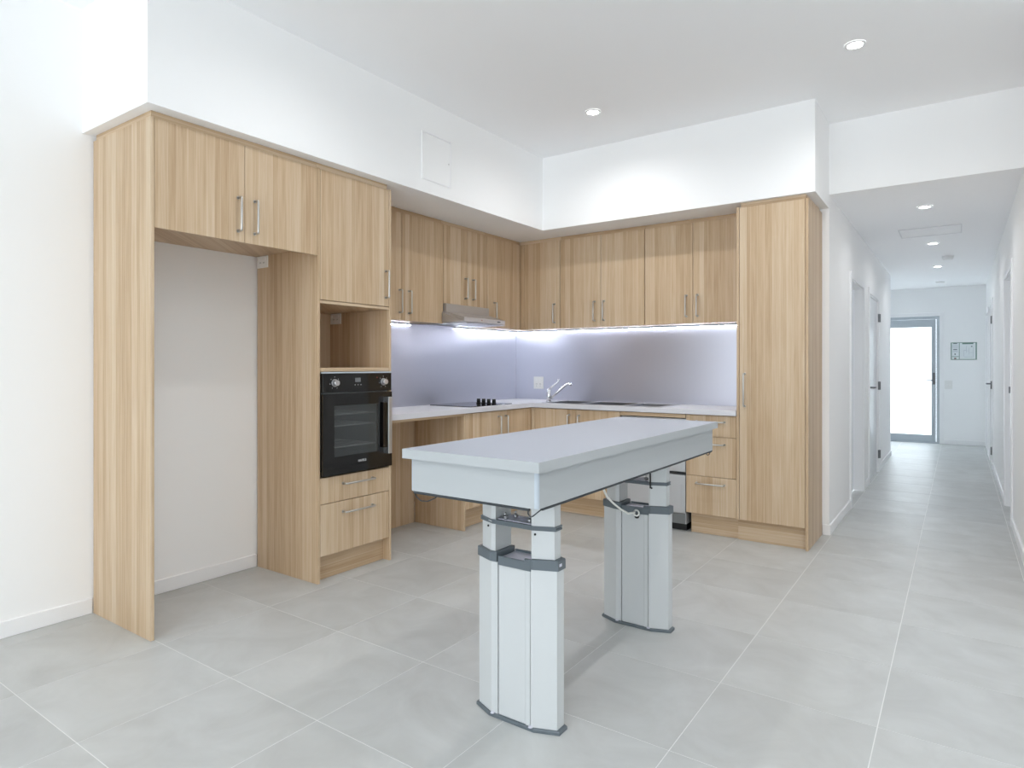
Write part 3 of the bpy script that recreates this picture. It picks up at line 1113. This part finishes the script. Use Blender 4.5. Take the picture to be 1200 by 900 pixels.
hx = thing('ceiling_hatch', (3.51, 2.02, HH), 'flush white access hatch in the hall ceiling', 'hatch')
obj('panel', B(3.268, 3.757, 1.81, 2.25, HH - 0.004, HH - 0.0005), 'ceiling_paint', hx)
for a in ((3.258, 3.266, 1.80, 2.26), (3.759, 3.767, 1.80, 2.26), (3.2665, 3.7585, 1.80, 1.808), (3.2665, 3.7585, 2.252, 2.26)):
    obj('frame_rail', B(a[0], a[1], a[2], a[3], HH - 0.007, HH - 0.0005), 'gap_shade_paint', hx)  # rails coloured grey in place of the shaded gap round the hatch
hx = thing('wall_hatch', (0.691, -1.997, 2.605), 'flush white access panel on the bulkhead above the wall cabinets', 'hatch')
obj('panel', B(0.6915, 0.6945, -2.143, -1.850, 2.613, 2.928), 'wall_paint', hx)
for a in ((-2.153, -2.145, 2.603, 2.938), (-1.848, -1.840, 2.603, 2.938), (-2.1445, -1.8485, 2.603, 2.611), (-2.1445, -1.8485, 2.930, 2.938)):
    obj('frame_rail', B(0.6915, 0.698, a[0], a[1], a[2], a[3]), 'trim_paint', hx)
obj('latch', disc(bmesh.new(), (0.6946, -1.868, 2.77), (1, 0, 0), 0.006, 0.006, 0.002, 10), 'pale_grey', hx)

# ------------------------------------------------------------------ framed evacuation plan on the end wall
sg = thing('evacuation_plan', (3.806, YE, 1.40), 'framed evacuation plan with green borders on the end wall', 'sign')
sx0, sx1, sz0, sz1 = 3.632, 3.980, 1.405, 1.690
ys_ = YE - 0.0008
obj('backing', B(sx0 - 0.012, sx1 + 0.012, ys_ - 0.006, ys_, sz0 - 0.012, sz1 + 0.012, bev=0.002), 'white_plastic', sg)
sheet = obj('sheet', B(sx0, sx1, ys_ - 0.008, ys_ - 0.006, sz0, sz1), 'sign_white', sg)


def ink(name, x0, x1, z0, z1, mat):
    obj(name, B(sx0 + x0 * (sx1 - sx0), sx0 + x1 * (sx1 - sx0), ys_ - 0.0088, ys_ - 0.008, sz0 + z0 * (sz1 - sz0), sz0 + z1 * (sz1 - sz0)), mat, sheet)


for a in ((0.0, 0.035, 0, 1), (0.955, 1.0, 0, 1), (0.04, 0.95, 0.97, 1.0), (0.04, 0.95, 0.0, 0.035), (0.315, 0.34, 0.04, 0.965)):
    ink('border', *a, 'sign_green')
ink('heading', 0.44, 0.87, 0.90, 0.965, 'sign_green')
ink('heading', 0.09, 0.25, 0.92, 0.96, 'sign_ink')
ink('heading', 0.09, 0.25, 0.57, 0.61, 'sign_ink')
ink('heading', 0.04, 0.31, 0.17, 0.2, 'sign_green')
for k in range(5):
    ink('text_line', 0.07, 0.28, 0.66 + k * 0.045, 0.675 + k * 0.045, 'sign_grey')
for k in range(3):
    ink('text_line', 0.07, 0.28, 0.44 + k * 0.04, 0.455 + k * 0.04, 'sign_grey')
ink('symbol', 0.14, 0.19, 0.29, 0.36, 'sign_ink')
ink('symbol', 0.13, 0.21, 0.05, 0.11, 'sign_red')
ink('symbol', 0.78, 0.83, 0.74, 0.79, 'sign_ink')
for a in ((0.5, 0.51, 0.2, 0.55), (0.51, 0.6, 0.54, 0.56), (0.6, 0.61, 0.4, 0.8), (0.52, 0.85, 0.15, 0.165), (0.86, 0.87, 0.15, 0.7), (0.7, 0.71, 0.3, 0.7), (0.62, 0.7, 0.5, 0.51), (0.72, 0.86, 0.4, 0.41)):
    ink('plan_line', *a, 'sign_grey')

# ------------------------------------------------------------------ height-adjustable table in the middle
T0X, T1X, T0Y, T1Y, TZ0, TZ = 2.093, 2.680, -3.753, -1.965, 0.966, 1.0
tb = thing('adjustable_table', (2.41, -2.93, 0), 'pale grey height-adjustable bench table on two telescopic legs in the middle of the kitchen', 'table')
tt = obj('table_top', B(T0X + 0.0012, T1X - 0.0012, T0Y + 0.0012, T1Y - 0.0012, TZ0, TZ), 'table_top', tb)
for a in ((T0X, T1X, T0Y, T0Y + 0.0012), (T0X, T1X, T1Y - 0.0012, T1Y), (T0X, T0X + 0.0012, T0Y + 0.0012, T1Y - 0.0012), (T1X - 0.0012, T1X, T0Y + 0.0012, T1Y - 0.0012)):
    obj('lit_edge_strip', B(*a, TZ0, TZ), 'table_side', tt)  # thin strips added so the edges keep the brighter, lit tone
A0X, A1X, A0Y, A1Y, AZ = 2.113, 2.661, -3.731, -1.987, 0.848
k_ = 0.012
for n, a in (('apron', (A0X + k_, A1X - k_, A0Y, A0Y + 0.016)), ('apron', (A0X + k_, A1X - k_, A1Y - 0.016, A1Y)),
             ('apron', (A0X, A0X + 0.016, A0Y + k_, A1Y - k_)), ('apron', (A1X - 0.016, A1X, A0Y + k_, A1Y - k_))):
    obj(n, B(*a, AZ, TZ0 - 0.0003), 'table_side', tb)
for cx, sx_ in ((A0X, 1), (A1X, -1)):
    for cy, sy_ in ((A0Y, 1), (A1Y, -1)):
        bm = bmesh.new()
        pts = [(cx + sx_ * (k_ - k_ * math.sin(a)), cy + sy_ * (k_ - k_ * math.cos(a))) for a in [math.pi / 2 * q / 5 for q in range(6)]]
        pts.append((cx + sx_ * k_, cy + sy_ * k_))
        prism(bm, pts if sx_ * sy_ > 0 else pts[::-1], AZ, TZ0 - 0.0003)
        obj('corner_trim', bm, 'anodised', tb)
obj('underframe', B(A0X + 0.03, A1X - 0.03, A0Y + 0.03, A1Y - 0.03, AZ + 0.004, AZ + 0.03), 'slate', tb)
# dark pressure-sensing safety strip along the lower edge
for a in ((A0X + 0.012, A1X - 0.035, A0Y + 0.002, A0Y + 0.014), (A1X - 0.014, A1X - 0.002, A0Y + 0.035, A1Y - 0.004), (A0X + 0.002, A0X + 0.014, A0Y + 0.02, A1Y - 0.02)):
    s_ = obj('safety_strip', B(*a, AZ - 0.010, AZ - 0.0003, bev=0.002), 'cable_dark', tb)
yl = A0Y + 0.008
for pts in ([(A0X + 0.014, yl, AZ - 0.006), (A0X + 0.022, yl, AZ - 0.022), (A0X + 0.045, yl, AZ - 0.034), (A0X + 0.075, yl + 0.004, AZ - 0.032), (A0X + 0.105, yl + 0.01, AZ - 0.018), (A0X + 0.115, yl + 0.012, AZ - 0.006)],
            [(A1X - 0.04, yl, AZ - 0.004), (A1X - 0.041, yl, AZ - 0.018), (A1X - 0.034, yl, AZ - 0.028), (A1X - 0.026, yl + 0.006, AZ - 0.026), (A1X - 0.012, yl + 0.016, AZ - 0.012), (A1X - 0.008, yl + 0.03, AZ - 0.006)],
            [(A1X - 0.008, A1Y - 0.09, AZ - 0.008), (A1X - 0.008, A1Y - 0.07, AZ - 0.020), (A1X - 0.008, A1Y - 0.04, AZ - 0.020), (A1X - 0.008, A1Y - 0.02, AZ - 0.008)]):
    obj('strip_wire', sweep(bmesh.new(), pts, 0.0022, 6), 'cable_dark', tb)

LX = 2.41


def lens(scale_x, scale_y, yc, pts):
    return [(LX + x * scale_x, yc + y * scale_y) for x, y in pts]


FULL = [(-.174, -.022), (-.092, -.056), (.092, -.056), (.174, -.024), (.174, .024), (.092, .056), (-.092, .056), (-.174, .022)]
COL_L = [(-.174, -.022), (-.092, -.056), (-.062, -.056), (-.062, .056), (-.092, .056), (-.174, .022)]
COL_R = [(.083, -.056), (.092, -.056), (.174, -.024), (.174, .024), (.092, .056), (.083, .056)]
TUBE_L = [(-.160, -.019), (-.097, -.050), (-.076, -.050), (-.076, .050), (-.097, .050), (-.160, .019)]
TUBE_R = [(.083, -.050), (.092, -.050), (.162, -.021), (.162, .021), (.092, .050), (.083, .050)]


def table_leg(yc, extra):
    bm = bmesh.new()
    prism(bm, lens(1, 1, yc, COL_L), 0.014, 0.575)
    prism(bm, lens(1, 1, yc, COL_R), 0.014, 0.575)
    leg = obj('leg', bm, 'leg_paint', tb)
    obj('cover_panel', B(LX - 0.059, LX + 0.062, yc - 0.0545, yc + 0.0545, 0.014, 0.566, bev=0.0015), 'leg_paint', leg)
    obj('cover_edge', B(LX + 0.0625, LX + 0.0805, yc - 0.0558, yc + 0.0558, 0.014, 0.572), 'leg_paint', leg)
    obj('base_plate', prism(bmesh.new(), lens(1.07, 1.10, yc, FULL), 0.0, 0.0135, bev=0.004), 'slate', leg)
    for dx in (-0.083, 0.085):
        obj('bolt_cap', disc(bmesh.new(), (LX + dx, yc - 0.0590, 0.0136), (0, 0, 1), 0.009, 0.007, 0.004, 14), 'plate', leg)
    bm = bmesh.new()
    prism(bm, lens(1.035, 1.06, yc, COL_L), 0.5755, 0.612, bev=0.004)
    prism(bm, lens(1.035, 1.06, yc, COL_R), 0.5755, 0.612, bev=0.004)
    for s_ in (-1, 1):
        box(bm, LX - 0.0585, LX + 0.0855, yc + s_ * 0.0595, yc + s_ * 0.052, 0.567, 0.600, bev=0.001)
        box(bm, LX + 0.058, LX + 0.085, yc + s_ * 0.0592, yc + s_ * 0.050, 0.5725, 0.609, bev=0.001)
    obj('collar', bm, 'slate', leg)
    obj('collar_plate', B(LX - 0.058, LX + 0.0575, yc - 0.0515, yc + 0.0515, 0.577, 0.592), 'plate', leg)
    for pts in (TUBE_L, TUBE_R):
        tu = obj('telescopic_tube', prism(bmesh.new(), lens(1, 1, yc, pts), 0.6125, AZ + 0.0035), 'leg_paint', leg)
        px = LX + (-.115 if pts is TUBE_L else .098)
        py = yc - (.0415 if pts is TUBE_L else .0478)
        obj('plug_hole', disc(bmesh.new(), (px, py, 0.700), (0, -1, 0), 0.0042, 0.0042, 0.0025, 10), 'black', tu)
    bm = bmesh.new()
    prism(bm, lens(0.965, 0.965, yc, FULL), 0.7135, 0.7195)
    prism(bm, lens(0.945, 0.94, yc, FULL), 0.7195, 0.7235)
    prism(bm, lens(0.965, 0.965, yc, FULL), 0.7235, 0.7295)
    obj('clamp_ring', bm, 'slate', leg)
    obj('clamp_plate', B(LX - 0.072, LX + 0.08, yc - 0.04, yc + 0.04, 0.7296, 0.7325), 'plate', leg)
    for dx, dy in ((-0.045, -0.03), (-0.028, 0.012), (0.058, -0.022)):
        bm = disc(bmesh.new(), (LX + dx, yc + dy, 0.7326), (0, 0, 1), 0.006, 0.006, 0.006, 10)
        disc(bm, (LX + dx, yc + dy, 0.7385), (0, 0, 1), 0.011, 0.009, 0.006, 12)
        disc(bm, (LX + dx, yc + dy, 0.7445), (0, 0, 1), 0.004, 0.003, 0.012, 10)
        obj('bolt', bm, 'steel', leg)
    return leg


L1 = table_leg(-3.460, 0)
L2 = table_leg(-2.407, 1)
# badge on the near collar
obj('badge', B(LX + 0.176, LX + 0.1812, -3.478, -3.462, 0.590, 0.600), 'plate', L1)
# white cable from the underframe, curled at the front of the far leg; short black lead beside it
yk = -2.475
pts = [(2.604, -3.175, AZ + 0.002), (2.60, -3.16, 0.82), (2.586, -3.10, 0.775), (2.556, -2.978, 0.723), (2.52, -2.828, 0.665), (2.485, -2.679, 0.615), (2.452, -2.535, 0.588), (2.432, -2.476, 0.585)]
loop = [(2.437 + 0.014 * math.cos(a), yk - 0.003, 0.573 + 0.014 * math.sin(a)) for a in [math.radians(140 - 33 * q) for q in range(10)]]
obj('white_cable', sweep(bmesh.new(), pts[:-1] + loop, 0.0045, 8), 'cable_white', tb)
obj('cable_end', disc(bmesh.new(), (2.437, yk + 0.004, 0.556), (0, -1, 0), 0.012, 0.010, 0.008, 12), 'black', tb)
obj('black_lead', sweep(bmesh.new(), [(2.508, -2.474, AZ - 0.002), (2.508, -2.474, 0.78), (2.509, -2.475, 0.702)], 0.0042, 8), 'black', tb)
